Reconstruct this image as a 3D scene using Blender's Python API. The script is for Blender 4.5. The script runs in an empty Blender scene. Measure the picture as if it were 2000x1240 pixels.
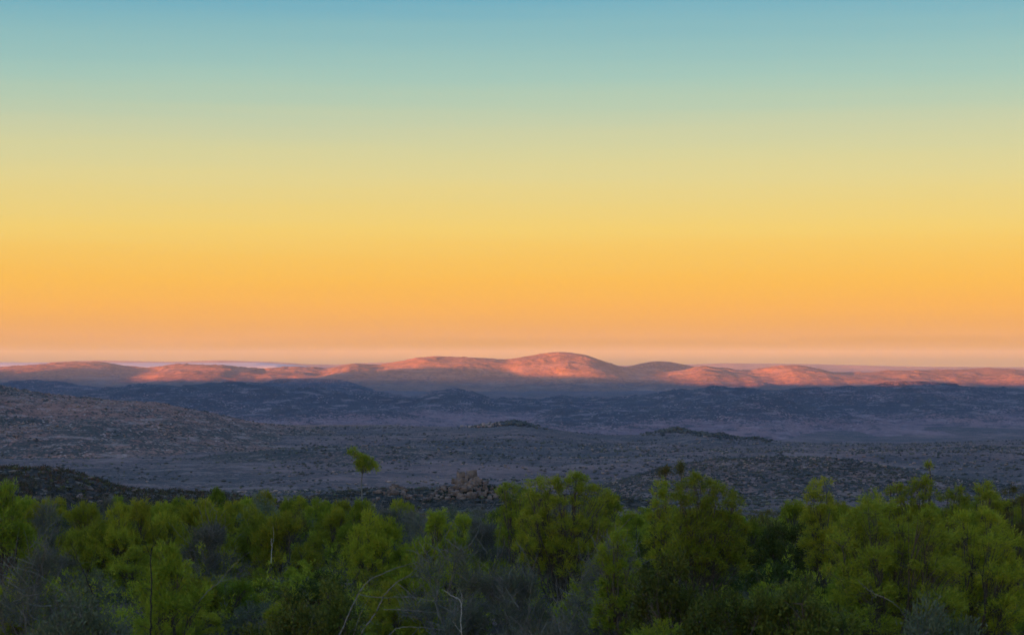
import bpy, math, random
import numpy as np
from math import radians, sin, cos, tan, pi, sqrt

sc = bpy.context.scene
col = sc.collection

# ---------------------------------------------------------------- camera
CAMZ = 7.8            # eye above the ground at the foot of the lookout
F = 3732.0            # focal length in pixels of the 2000 px wide photograph
HZ = 703.0            # row of eye level
cam_d = bpy.data.cameras.new('camera')
cam = bpy.data.objects.new('camera', cam_d)
col.objects.link(cam)
cam.location = (0, 0, CAMZ)
cam_d.sensor_width = 36.0
cam_d.lens = 36.0 * F / 2000.0
cam.rotation_euler = (radians(90) + math.atan((HZ - 620.0) / F), 0, 0)
cam_d.clip_start = 0.5
cam_d.clip_end = 200000.0
cam_d.dof.use_dof = True
cam_d.dof.focus_distance = 2500.0
cam_d.dof.aperture_fstop = 2.8
sc.camera = cam

# ---------------------------------------------------------------- sky, sun, exposure
SUN_EL = radians(0.75)
SUN_PHI = radians(35.0)      # the light travels towards (sin, cos) of this
world = bpy.data.worlds.new('World')
sc.world = world
world.use_nodes = True
wn = world.node_tree; wn.nodes.clear(); wl = wn.links
w_out = wn.nodes.new('ShaderNodeOutputWorld')
sky = wn.nodes.new('ShaderNodeTexSky')
sky.sky_type = 'NISHITA'; sky.sun_disc = False
sky.sun_elevation = SUN_EL
sky.sun_rotation = radians(180) + SUN_PHI
sky.altitude = 300; sky.air_density = 1.0; sky.dust_density = 1.0; sky.ozone_density = 1.0
bg_sky = wn.nodes.new('ShaderNodeBackground'); bg_sky.inputs['Strength'].default_value = 0.0092
wl.new(sky.outputs[0], bg_sky.inputs['Color'])
tc = wn.nodes.new('ShaderNodeTexCoord')
sep = wn.nodes.new('ShaderNodeSeparateXYZ'); wl.new(tc.outputs['Generated'], sep.inputs[0])
def wmath(op, a, b=None):
    n = wn.nodes.new('ShaderNodeMath'); n.operation = op
    for i, v in enumerate((a, b)):
        if v is None: continue
        if isinstance(v, (int, float)): n.inputs[i].default_value = v
        else: wl.new(v, n.inputs[i])
    return n.outputs[0]
el = wmath('ARCSINE', sep.outputs['Z'])
el = wmath('MAXIMUM', el, 0.0)
# faint level streaks of thin high haze: the elevation is nudged by stretched noise
vm = wn.nodes.new('ShaderNodeVectorMath'); vm.operation = 'MULTIPLY'
wl.new(tc.outputs['Generated'], vm.inputs[0]); vm.inputs[1].default_value = (5, 5, 140)
wnz = wn.nodes.new('ShaderNodeTexNoise'); wnz.inputs['Scale'].default_value = 1.0
wnz.inputs['Detail'].default_value = 4
wl.new(vm.outputs[0], wnz.inputs['Vector'])
nud = wmath('MULTIPLY', wmath('SUBTRACT', wnz.outputs[0], 0.5), 0.009)
el = wmath('MAXIMUM', wmath('ADD', el, nud), 0.0)
fac = wmath('SQRT', wmath('DIVIDE', el, pi / 2))
ramp = wn.nodes.new('ShaderNodeValToRGB'); wl.new(fac, ramp.inputs[0])
def s2l(c):
    return tuple((v / 255 / 12.92) if v / 255 <= .04045 else ((v / 255 + .055) / 1.055) ** 2.4 for v in c)
EXPO = 3.3
SKY_ROWS = [(703, (226, 180, 148)), (685, (232, 173, 124)), (655, (243, 176, 112)), (600, (253, 187, 98)), (550, (254, 194, 94)), (500, (251, 200, 102)), (450, (245, 206, 116)),
            (400, (237, 210, 132)), (350, (228, 212, 147)), (300, (216, 211, 158)), (250, (202, 208, 167)), (200, (183, 205, 175)), (150, (166, 200, 183)), (100, (150, 192, 187)),
            (50, (138, 184, 190)), (0, (122, 174, 192)), (-150, (106, 164, 198)), (-500, (106, 154, 205)), (-1500, (106, 146, 208))]
SKY_GAIN = 1.0
stops = []
ADDED = {0: (.13, .10, .07), 50: (.12, .10, .07), 100: (.12, .11, .06), 200: (.13, .12, .05), 300: (.14, .11, .06), 400: (.16, .10, .05),
         450: (.16, .08, .04), 500: (.18, .10, .04), 600: (.17, .10, .05), 655: (.21, .10, .07), 685: (.40, .19, .19), 703: (.6, .30, .30)}   # what the sky texture and the air add
def added(py):
    ks = sorted(ADDED); return [float(np.interp(py, ks, [ADDED[k][i] for k in ks])) for i in range(3)]
for py, c in SKY_ROWS:
    e = max(0.0, math.atan((HZ - py) / F))
    stops.append((sqrt(e / (pi / 2)), [max(v - a, .004) / 2 ** EXPO for v, a in zip(s2l(c), added(max(py, 0)) if py > -400 else (0, 0, 0))]))
stops.append((1.0, [v / 2 ** EXPO for v in s2l((100, 134, 208))]))
cr = ramp.color_ramp; cr.interpolation = 'LINEAR'
while len(cr.elements) > 1: cr.elements.remove(cr.elements[-1])
cr.elements[0].position = stops[0][0]; cr.elements[0].color = (*stops[0][1], 1)
for p, c in stops[1:]:
    e = cr.elements.new(p); e.color = (*c, 1)
bg_r = wn.nodes.new('ShaderNodeBackground'); wl.new(ramp.outputs[0], bg_r.inputs['Color'])
# the sky is brighter and warmer towards the setting sun, behind the viewpoint
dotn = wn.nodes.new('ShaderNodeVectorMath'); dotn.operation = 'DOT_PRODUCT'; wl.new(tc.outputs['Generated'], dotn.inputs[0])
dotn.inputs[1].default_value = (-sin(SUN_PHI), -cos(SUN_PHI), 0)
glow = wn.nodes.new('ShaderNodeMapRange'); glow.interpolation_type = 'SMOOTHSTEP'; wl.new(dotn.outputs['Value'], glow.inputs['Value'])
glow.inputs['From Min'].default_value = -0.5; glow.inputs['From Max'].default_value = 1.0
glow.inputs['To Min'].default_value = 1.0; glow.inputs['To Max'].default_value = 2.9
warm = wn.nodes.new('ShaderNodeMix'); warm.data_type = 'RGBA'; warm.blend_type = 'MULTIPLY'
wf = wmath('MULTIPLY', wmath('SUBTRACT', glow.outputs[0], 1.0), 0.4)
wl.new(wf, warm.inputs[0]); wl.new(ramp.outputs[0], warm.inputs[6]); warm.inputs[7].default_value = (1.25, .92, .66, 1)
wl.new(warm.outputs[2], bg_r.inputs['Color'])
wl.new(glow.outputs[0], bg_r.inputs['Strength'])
addw = wn.nodes.new('ShaderNodeAddShader')
wl.new(bg_sky.outputs[0], addw.inputs[0]); wl.new(bg_r.outputs[0], addw.inputs[1])
wl.new(addw.outputs[0], w_out.inputs['Surface'])

sun_d = bpy.data.lights.new('sun', 'SUN'); sun = bpy.data.objects.new('sun', sun_d); col.objects.link(sun)
sun_d.energy = 4.4
sun_d.angle = radians(0.1)
sun_d.color = (1.0, 0.29, 0.03)
from mathutils import Vector, Matrix
sdir = Vector((sin(SUN_PHI) * cos(SUN_EL), cos(SUN_PHI) * cos(SUN_EL), -sin(SUN_EL)))
sun.rotation_euler = sdir.to_track_quat('-Z', 'Y').to_euler()
sun.location = (-60, -90, 60)

sc.view_settings.view_transform = 'Standard'
sc.view_settings.look = 'None'
sc.view_settings.gamma = 1.0
sc.view_settings.exposure = EXPO
sc.view_settings.use_curve_mapping = False
sc.cycles.use_denoising = True
sc.cycles.max_bounces = 6
sc.cycles.diffuse_bounces = 4
sc.cycles.glossy_bounces = 1
sc.cycles.transmission_bounces = 3
sc.cycles.volume_bounces = 1
sc.cycles.transparent_max_bounces = 4

# ---------------------------------------------------------------- noise (numpy)
def _hash(ix, iy, seed):
    with np.errstate(over='ignore'):
        h = (ix.astype(np.int64) * 374761393 + iy.astype(np.int64) * 668265263 + seed * 1442695041) & 0xffffffff
        h = ((h ^ (h >> 13)) * 1274126177) & 0xffffffff
        h = (h ^ (h >> 16)) & 0xffffffff
    return h / 4294967295.0
def vnoise(x, y, seed=0):
    x = np.asarray(x, float); y = np.asarray(y, float)
    ix = np.floor(x); iy = np.floor(y); fx = x - ix; fy = y - iy
    fx = fx * fx * fx * (fx * (fx * 6 - 15) + 10); fy = fy * fy * fy * (fy * (fy * 6 - 15) + 10)
    a = _hash(ix, iy, seed); b = _hash(ix + 1, iy, seed); c = _hash(ix, iy + 1, seed); d = _hash(ix + 1, iy + 1, seed)
    return (a + (b - a) * fx) * (1 - fy) + (c + (d - c) * fx) * fy
def fbm(x, y, octv=5, seed=0, gain=0.5):
    s = 0; a = 1; t = 0
    for k in range(octv):
        s = s + a * (vnoise(x, y, seed + k * 17) * 2 - 1); t += a; a *= gain
        x = x * 2.03 + 13.7; y = y * 2.03 - 7.1
    return s / t
def ridged(x, y, octv=5, seed=0, gain=0.5):
    s = 0; a = 1; t = 0
    for k in range(octv):
        n = 1 - np.abs(vnoise(x, y, seed + k * 31) * 2 - 1) * 2
        s = s + a * n; t += a; a *= gain
        x = x * 2.1 + 5.3; y = y * 2.1 + 9.2
    return s / t

# ---------------------------------------------------------------- mesh helpers
def np_mesh(name, V, faces, smooth=True):
    """V (n,3); faces: (m,k) int array or list of such arrays"""
    if not isinstance(faces, list): faces = [faces]
    V = np.asarray(V, np.float32)
    me = bpy.data.meshes.new(name)
    me.vertices.add(len(V)); me.vertices.foreach_set('co', V.ravel())
    loops = np.concatenate([f.ravel() for f in faces]).astype(np.int32)
    tot = np.concatenate([np.full(len(f), f.shape[1], np.int32) for f in faces])
    st = np.concatenate([[0], np.cumsum(tot)[:-1]]).astype(np.int32)
    me.loops.add(len(loops)); me.loops.foreach_set('vertex_index', loops)
    me.polygons.add(len(tot)); me.polygons.foreach_set('loop_start', st); me.polygons.foreach_set('loop_total', tot)
    if smooth: me.polygons.foreach_set('use_smooth', np.ones(len(tot), bool))
    me.update(calc_edges=True)
    return me
def link(name, me, mat=None, parent=None, **props):
    o = bpy.data.objects.new(name, me)
    if mat is not None and len(me.materials) == 0: me.materials.append(mat)
    col.objects.link(o)
    if parent is not None: o.parent = parent
    for k, v in props.items(): o[k] = v
    return o
def empty(name, loc, **props):
    o = bpy.data.objects.new(name, None); col.objects.link(o); o.location = loc
    for k, v in props.items(): o[k] = v
    return o
def grid_faces(nu, nv):
    i = np.arange(nu - 1)[:, None] * nv + np.arange(nv - 1)[None, :]
    i = i.ravel()
    return np.stack([i, i + nv, i + nv + 1, i + 1], 1)

# ---------------------------------------------------------------- materials
def new_mat(name):
    m = bpy.data.materials.new(name); m.use_nodes = True
    nt = m.node_tree; nt.nodes.clear()
    out = nt.nodes.new('ShaderNodeOutputMaterial')
    b = nt.nodes.new('ShaderNodeBsdfPrincipled'); nt.links.new(b.outputs[0], out.inputs['Surface'])
    b.inputs['Roughness'].default_value = 0.9
    b.inputs['Specular IOR Level'].default_value = 0.15
    return m, nt, b, out
def nz(nt, vec, scale, detail=4, rough=0.55, dist=0.0):
    n = nt.nodes.new('ShaderNodeTexNoise'); n.inputs['Scale'].default_value = scale
    n.inputs['Detail'].default_value = detail; n.inputs['Roughness'].default_value = rough
    n.inputs['Distortion'].default_value = dist
    nt.links.new(vec, n.inputs['Vector']); return n.outputs[0]
def step(nt, v, lo, hi):
    n = nt.nodes.new('ShaderNodeMapRange'); n.interpolation_type = 'SMOOTHSTEP'
    n.inputs['From Min'].default_value = lo; n.inputs['From Max'].default_value = hi
    nt.links.new(v, n.inputs['Value']); return n.outputs[0]
def mixc(nt, f, a, b):
    n = nt.nodes.new('ShaderNodeMix'); n.data_type = 'RGBA'
    if isinstance(f, (int, float)): n.inputs[0].default_value = f
    else: nt.links.new(f, n.inputs[0])
    for i, c in ((6, a), (7, b)):
        if isinstance(c, tuple): n.inputs[i].default_value = (*c[:3], 1)
        else: nt.links.new(c, n.inputs[i])
    return n.outputs[2]
def mul(nt, a, b):
    n = nt.nodes.new('ShaderNodeMath'); n.operation = 'MULTIPLY'
    for i, v in enumerate((a, b)):
        if isinstance(v, (int, float)): n.inputs[i].default_value = v
        else: nt.links.new(v, n.inputs[i])
    return n.outputs[0]
def terrain_mat(name, soil, soil2, scrub, rock, fine, coarse, scrub_cov=0.5, rock_cov=0.62, bump=1.0, zveg=None):
    """fine / coarse: size in metres of the speckle of bushes and of the large patches"""
    m, nt, b, out = new_mat(name)
    geo = nt.nodes.new('ShaderNodeNewGeometry'); P = geo.outputs['Position']
    big = nz(nt, P, 1 / coarse, 4)
    big2 = nz(nt, P, 1 / (coarse * .31), 5, .6)
    sp = nz(nt, P, 1 / fine, 6, .68)
    sp2 = nz(nt, P, 1 / (fine * 2.7), 5, .62)
    c = mixc(nt, step(nt, big2, .38, .62), soil, soil2)
    # scrub speckle, denser where the large noise is high
    th = nt.nodes.new('ShaderNodeMath'); th.operation = 'ADD'
    nt.links.new(sp, th.inputs[0]); nt.links.new(mul(nt, big, .55), th.inputs[1])
    th2 = nt.nodes.new('ShaderNodeMath'); th2.operation = 'ADD'
    nt.links.new(th.outputs[0], th2.inputs[0]); nt.links.new(mul(nt, sp2, .5), th2.inputs[1])
    src = th2.outputs[0]
    if zveg:        # thicker scrub up the slopes, open ground on the flats
        sx = nt.nodes.new('ShaderNodeSeparateXYZ'); nt.links.new(P, sx.inputs[0])
        za = nt.nodes.new('ShaderNodeMath'); za.operation = 'MULTIPLY_ADD'
        nt.links.new(step(nt, sx.outputs['Z'], *zveg), za.inputs[0]); za.inputs[1].default_value = .20; nt.links.new(src, za.inputs[2])
        zb = nt.nodes.new('ShaderNodeMath'); zb.operation = 'SUBTRACT'; nt.links.new(za.outputs[0], zb.inputs[0]); zb.inputs[1].default_value = .10
        src = zb.outputs[0]
    edge = 1.025 + (0.5 - scrub_cov) * .35
    c = mixc(nt, step(nt, src, edge - .05, edge + .06), c, scrub)
    vs = nt.nodes.new('ShaderNodeVectorMath'); vs.operation = 'MULTIPLY'; nt.links.new(P, vs.inputs[0])
    vs.inputs[1].default_value = (1 / (fine * 11), 1 / (fine * 11), 1 / (fine * 1.1))
    st = nz(nt, vs.outputs[0], 1.0, 4, .6)
    c = mixc(nt, mul(nt, step(nt, st, .54, .64), .75), c, scrub)
    c = mixc(nt, mul(nt, step(nt, st, .44, .36), .45), c, rock)
    vor = nt.nodes.new('ShaderNodeTexVoronoi'); vor.inputs['Scale'].default_value = 1 / (fine * 1.4)
    nt.links.new(P, vor.inputs['Vector'])
    vv = nt.nodes.new('ShaderNodeMath'); vv.operation = 'SUBTRACT'; vv.inputs[0].default_value = 1.0
    nt.links.new(vor.outputs['Distance'], vv.inputs[1])
    rk = mul(nt, step(nt, vv.outputs[0], .62, .78), step(nt, nz(nt, P, 1 / (coarse * .12), 5, .65), rock_cov - .06, rock_cov + .06))
    c = mixc(nt, rk, c, rock)
    nt.links.new(c, b.inputs['Base Color'])
    bp = nt.nodes.new('ShaderNodeBump'); bp.inputs['Strength'].default_value = 0.9
    bp.inputs['Distance'].default_value = fine * .6 * bump
    hs = nt.nodes.new('ShaderNodeMath'); hs.operation = 'ADD'
    nt.links.new(sp, hs.inputs[0]); nt.links.new(mul(nt, rk, .35), hs.inputs[1])
    nt.links.new(hs.outputs[0], bp.inputs['Height']); nt.links.new(bp.outputs[0], b.inputs['Normal'])
    return m

# ---------------------------------------------------------------- the land
def interp(px, pts):
    a = np.array(pts, float); x = a[:, 0]; y = a[:, 1]
    # smoothed linear interpolation
    return (np.interp(px - 6, x, y) + np.interp(px, x, y) * 2 + np.interp(px + 6, x, y)) / 4
def z_of(py, Y): return CAMZ - (py - HZ) / F * Y
def x_of(px, Y): return (px - 1000.0) / F * Y
def px_of(x, Y): return 1000.0 + x / Y * F
def py_of(z, Y): return HZ + (CAMZ - z) / Y * F

GP = [(-12000, 30), (-5000, 30), (-2500, 6), (-600, -1), (0, 0), (78, 0), (95, -1.3), (130, -5.2), (450, -27), (1000, -61), (1100, -66), (1250, -68),
      (2000, -71), (2300, -73), (2420, -80), (2900, -140), (3400, -163), (5000, -165), (200000, -165)]
CR_PLATEAU = [(-2000, 836), (300, 836), (560, 835), (760, 833), (900, 832), (960, 830), (995, 826), (1020, 828), (1050, 833), (1100, 841), (1150, 849), (1200, 852), (1250, 851),
              (1290, 846), (1320, 843), (1350, 848), (1400, 855), (1480, 860), (1600, 864), (1800, 865), (2000, 860), (3500, 858)]
def ground_z(x, y):
    r = np.where(y > 0, np.hypot(x * .35, y), y)
    a = np.array(GP, float)
    z = np.interp(r, a[:, 0], a[:, 1])
    k = np.clip((r - 90) / 500, 0, 1)
    z = z + k * fbm(x / 210, y / 210, 5, 3) * 3.2 + np.clip((r - 100) / 100, 0, 1) * fbm(x / 30, y / 30, 4, 5) * .9
    pl = np.clip((r - 1100) / 500, 0, 1) * np.clip((2500 - r) / 300, 0, 1)
    z = z + pl * fbm(x / 300, y / 420, 4, 11) * 3.0
    roll = np.clip((r - 1050) / 300, 0, 1) * np.clip((2230 - r) / 350, 0, 1)
    z = z + roll * (ridged(x / 520 + .3, y / 330, 3, 19) - .1) * 7.0
    dz = z_of(interp(px_of(x, 2300.0), CR_PLATEAU), 2300.0) + 73
    kk = np.clip((r - 1300) / 1000, 0, 1); kk = kk * kk * (3 - 2 * kk) * np.clip((3000 - r) / 500, 0, 1)
    z = z + kk * dz * (y > 0)
    far = np.clip((r - 3300) / 1200, 0, 1)
    z = z + far * fbm(x / 900, y / 700, 6, 23) * 9.0
    return z

th = np.concatenate([np.linspace(-178, -24, 50), np.arange(-22, -16.5, .4), np.arange(-16.4, 16.4, .08), np.arange(16.6, 22.1, .4), np.linspace(24, 178, 50)])
rr = np.concatenate([[3, 10, 20, 30, 40, 50, 60, 70], np.arange(76, 130, 3), np.geomspace(132, 1000, 50), np.linspace(1008, 2500, 160),
                     np.geomspace(2530, 12000, 80), np.geomspace(12500, 43000, 16)])
T, R = np.meshgrid(np.radians(th), rr, indexing='ij')
X = R * np.sin(T); Y = R * np.cos(T)
Z = ground_z(X, Y)
gm = np_mesh('ground', np.stack([X.ravel(), Y.ravel(), Z.ravel()], 1), grid_faces(len(th), len(rr)))
mat_ground = terrain_mat('scrubland', (.128, .084, .072), (.200, .122, .098), (.062, .056, .050), (.26, .18, .145), 3.0, 230, .56, .54)
link('ground', gm, mat_ground, kind='structure')

def ridge(name, Yc, crest, front, back, base, px0, px1, stepx, stepy, mat, wob=0.1, spur=.3, rough=4, rl=120, crag=0, cragl=60, seed=1, sharp=1.0, **props):
    x0, x1 = x_of(px0, Yc), x_of(px1, Yc)
    xs = np.arange(x0, x1, stepx)
    ys = np.arange(Yc - front * 1.25, Yc + back * 1.2, stepy)
    X, Y = np.meshgrid(xs, ys, indexing='ij')
    c = Yc + wob * front * fbm(X / (front * .9), X * 0 + seed * 3.3, 3, seed)
    px = px_of(X, c)
    zc = z_of(interp(px, crest), c)
    fr = front * (1 + spur * fbm(X / (front * .35), Y * 0 + 7.7, 4, seed + 5))
    s = np.where(Y < c, (c - Y) / fr, (Y - c) / back)
    s = np.clip(s, 0, 1)
    p = (0.5 * (1 + np.cos(pi * s))) * .55 + (1 - s) * .45
    p = p ** sharp
    top = np.clip(1 - s * 4, 0, 1)
    h = (zc - base)
    z = base - 6 + (h + 6) * p
    w = np.clip(s * 5, .12, 1) * np.clip((1 - s) * 4, 0, 1) * np.clip(h / 25, .15, 1.6)
    z = z + w * rough * (fbm(X / rl, Y / (rl), 6, seed + 50, .55))
    z = z + w * rough * .9 * (ridged(X / (rl * 2.3), Y / (rl * 2.3), 5, seed + 70))*.8 - w * rough * .3
    if crag:
        n = fbm(X / cragl, Y / cragl, 5, seed + 90, .6)
        wc = np.clip(1.1 - s * 1.1, 0, 1) * np.clip(h / 25, 0, 1)
        z = z + wc * crag * np.clip((n - .12) * 5, 0, 1) * (.6 + .4 * vnoise(X / cragl * 3, Y / cragl * 3, 9))
    me = np_mesh(name, np.stack([X.ravel(), Y.ravel(), z.ravel()], 1), grid_faces(len(xs), len(ys)))
    o = link(name, me, mat, kind='structure', **props)
    return o, (xs, ys, z)

CR_FAR = [(-200, 722), (0, 716), (60, 712), (120, 708), (155, 706), (180, 706), (215, 709), (250, 715), (285, 718), (310, 716), (335, 711), (355, 710),
          (400, 712), (440, 713), (480, 718), (520, 719), (545, 717), (580, 716), (610, 717), (640, 720), (670, 713), (695, 709), (715, 711), (745, 712), (780, 706),
          (820, 698), (850, 695), (900, 697), (950, 699), (990, 703), (1020, 697), (1060, 690), (1090, 687), (1110, 688), (1145, 693), (1170, 702),
          (1210, 715), (1250, 719), (1300, 726), (1335, 722), (1360, 716), (1380, 715), (1430, 721), (1460, 724), (1500, 717), (1530, 714), (1555, 714), (1590, 718),
          (1610, 724), (1640, 728), (1700, 727), (1740, 723), (1790, 723), (1850, 722), (1930, 719), (2000, 722), (2200, 730)]
CR_MID = [(-200, 790), (60, 790), (100, 775), (120, 765), (140, 762), (160, 762), (200, 760), (225, 755), (250, 752), (290, 750), (330, 752), (360, 755), (400, 751), (420, 747),
          (450, 745), (480, 746), (520, 751), (560, 757), (620, 760), (680, 765), (750, 767), (810, 774), (830, 768), (845, 763), (860, 761), (895, 761),
          (920, 765), (945, 771), (955, 778), (1000, 780), (1060, 783), (1085, 777), (1100, 774), (1120, 779), (1150, 781), (1200, 779), (1250, 773),
          (1310, 763), (1350, 761), (1370, 758), (1390, 755), (1450, 759), (1490, 761), (1560, 760), (1640, 758), (1700, 752), (1740, 748), (1790, 747), (1850, 751),
          (1900, 756), (1950, 757), (2000, 757), (2200, 756)]
CR_LEFT = [(-300, 740), (-60, 748), (0, 753), (14, 756), (30, 763), (60, 766), (100, 771), (150, 778), (220, 783), (300, 787), (340, 797), (400, 808), (460, 822), (520, 832), (600, 845), (700, 870)]

mat_far = terrain_mat('far_hillside', (.215, .115, .065), (.245, .135, .080), (.135, .085, .055), (.28, .18, .12), 22, 1100, .46, .60, .3)
mat_mid = terrain_mat('mid_hillside', (.17, .110, .105), (.23, .140, .125), (.055, .055, .055), (.30, .22, .20), 7, 600, .55, .55, 1.0, (-158, -120))
mat_left = terrain_mat('near_hillside', (.23, .115, .080), (.29, .145, .095), (.055, .052, .038), (.38, .27, .21), 3.0, 150, .52, .52)

ridge('far_ridge', 12000, CR_FAR, 1500, 700, -165, -150, 2150, 10, 18, mat_far, wob=.3, spur=.4, rough=9, rl=300, crag=6, cragl=90, seed=4)
ridge('mid_ridge', 6000, CR_MID, 1250, 700, -165, -120, 2120, 7, 14, mat_mid, wob=.35, spur=.5, rough=13, rl=200, crag=7, cragl=90, seed=8)
CR_F1 = [(300, 880), (360, 836), (400, 815), (460, 800), (520, 792), (600, 797), (680, 806), (740, 803), (800, 812), (880, 822), (960, 850), (1000, 880)]
ridge('foothill', 5000, CR_F1, 700, 500, -165, 280, 1020, 6, 12, mat_mid, wob=.4, spur=.6, rough=9, rl=110, crag=5, cragl=60, seed=108)
CR_F2 = [(940, 880), (1000, 835), (1050, 812), (1090, 800), (1160, 803), (1240, 800), (1330, 797), (1400, 790), (1450, 779), (1490, 774), (1530, 781), (1580, 796), (1650, 812), (1760, 828), (1900, 842), (2100, 850)]
ridge('foothill', 4900, CR_F2, 700, 500, -165, 930, 2130, 6, 12, mat_mid, wob=.4, spur=.6, rough=9, rl=110, crag=6, cragl=60, seed=118)
H_LEFT = ridge('left_hill', 2000, CR_LEFT, 620, 500, -74, -200, 720, 3, 5.5, mat_left, wob=.2, spur=.3, rough=4.5, rl=60, crag=2.2, cragl=22, seed=14)
CR_SHADOW = [(-300, 750), (-60, 746), (0, 748), (25, 744), (60, 742), (90, 743), (130, 747), (180, 755), (230, 764), (300, 780)]
ridge('low_hill', 7600, CR_SHADOW, 700, 600, -165, -120, 330, 7, 14, mat_mid, wob=.2, spur=.4, rough=9, rl=120, crag=4, seed=21)
CR_SH2 = [(470, 775), (520, 745), (540, 740), (600, 738), (650, 739), (675, 743), (700, 751), (730, 762), (760, 780)]
ridge('shaded_hill', 9200, CR_SH2, 600, 600, -165, 430, 790, 9, 13, mat_mid, wob=.1, spur=.3, rough=9, rl=120, seed=22)
CR_DK = [(1120, 770), (1180, 735), (1215, 718), (1250, 710), (1275, 705.5), (1295, 705.5), (1315, 707), (1340, 712), (1370, 719), (1420, 740), (1450, 770)]
ridge('dark_hill', 13100, CR_DK, 450, 600, -165, 1090, 1480, 9, 12, mat_far, wob=.1, spur=.3, rough=10, rl=150, seed=31)
mat_rise = terrain_mat('stony_rise', (.150, .090, .068), (.200, .118, .085), (.045, .044, .034), (.28, .19, .145), 2.4, 120, .58, .52)
CR_A = [(180, 940), (260, 915), (400, 890), (560, 874), (680, 869), (800, 874), (960, 890), (1100, 915), (1200, 940)]
H_A = ridge('low_rise', 1500, CR_A, 260, 200, -76, 200, 1180, 2.6, 5, mat_rise, wob=.3, spur=.4, rough=2.5, rl=60, crag=1.2, cragl=20, seed=131)
CR_B = [(1080, 915), (1160, 892), (1280, 876), (1400, 872), (1520, 878), (1640, 874), (1780, 871), (1900, 878), (2020, 886), (2150, 900)]
H_B = ridge('low_rise', 1800, CR_B, 300, 200, -80, 1080, 2130, 3, 6, mat_rise, wob=.3, spur=.4, rough=2.5, rl=60, crag=1.2, cragl=20, seed=141)
CR_R5 = [(1120, 985), (1190, 952), (1230, 936), (1300, 913), (1400, 898), (1500, 892), (1600, 893), (1700, 904), (1800, 924), (1900, 940), (2000, 952), (2150, 985)]
H_RIGHT = ridge('right_low_hill', 900, CR_R5, 200, 200, -58, 1090, 2120, 1.4, 2.8, mat_rise, wob=.2, spur=.3, rough=2.2, rl=25, crag=1.0, cragl=9, seed=41)
CR_R6 = [(-300, 930), (-100, 912), (0, 915), (60, 913), (110, 916), (145, 925), (175, 936), (200, 946), (222, 953), (260, 959), (330, 962), (420, 966), (520, 982), (600, 1000)]
mat_dark = terrain_mat('dark_heath', (.045, .036, .024), (.065, .050, .034), (.012, .014, .008), (.20, .155, .11), 1.6, 30, .55, .5)
H_KNOLL = ridge('left_knoll', 360, CR_R6, 90, 80, -22, -150, 620, .55, 1.0, mat_dark, wob=.2, spur=.3, rough=1.5, rl=10, crag=.7, cragl=4, seed=51)
CR_M = [(480, 1010), (560, 985), (620, 966), (680, 958), (740, 953), (800, 956), (840, 955), (880, 950), (930, 948), (980, 950), (1020, 955), (1080, 968), (1200, 966), (1300, 985), (1400, 1010)]
H_MIDK = ridge('middle_knoll', 456, CR_M, 90, 80, -33, 470, 1420, .9, 1.5, mat_dark, wob=.06, spur=.3, rough=1.0, rl=10, crag=.3, cragl=4, seed=55)
CR_O1 = [(-400, 712), (60, 709), (150, 704.5), (200, 703.2), (290, 706), (350, 706), (430, 703.4), (480, 705), (530, 706.5), (600, 711), (660, 712), (700, 709), (760, 707.5), (820, 709), (900, 712), (1200, 714),
         (1330, 712), (1420, 709), (1500, 710), (1600, 711), (1700, 714), (1800, 716), (2000, 717), (2400, 716)]
ridge('horizon_hills', 30000, CR_O1, 2500, 2000, -165, -200, 2200, 45, 120, mat_far, wob=.3, spur=.3, rough=10, rl=400, seed=61)

# the range behind the viewpoint that keeps the valley in shade
SHADOW_LINE = [(-400, 722), (0, 723), (60, 730), (100, 723), (130, 717), (200, 721), (240, 729), (280, 738), (350, 745), (500, 743), (700, 742), (740, 731),
               (780, 720), (850, 716), (920, 717), (1000, 725), (1060, 733), (1150, 735), (1250, 736), (1300, 740), (1360, 748), (1450, 752),
               (1540, 757), (1600, 751), (1680, 738), (1750, 742), (1800, 738), (1870, 745), (1950, 756), (2000, 762), (2400, 770)]
OY = -3000.0
ox = np.linspace(-16000, 6000, 500)
oz = np.full(len(ox), 100.0)
def occ_from(Yt, pts, lo=-400, hi=2400):
    px = np.linspace(lo, hi, 400)
    xt = x_of(px, Yt); zt = z_of(interp(px, pts), Yt)
    xo = xt - (Yt - OY) * tan(SUN_PHI)
    zo = zt + (Yt - OY) / cos(SUN_PHI) * tan(SUN_EL)
    return xo, zo
xo, zo = occ_from(11450, SHADOW_LINE)
oz = np.interp(ox, xo, zo, left=zo[0], right=zo[-1])
MID_LINE = [(-400, 740), (1350, 745), (1500, 735), (1720, 745), (1760, 752), (1900, 752), (1950, 745), (2400, 740)]
xm, zm = occ_from(6000, MID_LINE, -200, 2300)
k = ox > xm[0]
oz[k] = np.interp(ox[k], xm, zm)
k = ox > -5200
oz[k] = np.maximum(oz[k], 62)
oz -= 5.5 * np.exp(-((ox + 4035) / 110) ** 4)      # a dip that lets the last light reach the top of the left hill
OX, OYY = np.meshgrid(ox, OY + np.linspace(-1400, 1400, 41), indexing='ij')
s = np.abs(OYY - OY) / 1400
OZ = 0 + (oz[:, None]) * (0.5 * (1 + np.cos(pi * s))) ** 1.3 - 5 + 5 * (s < .01)
OZ = OZ + s * 14 * fbm(OX / 300, OYY / 300, 4, 77)
me = np_mesh('range_behind', np.stack([OX.ravel(), OYY.ravel(), OZ.ravel()], 1), grid_faces(len(ox), 41))
link('sunset_range', me, mat_mid, kind='structure')

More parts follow.
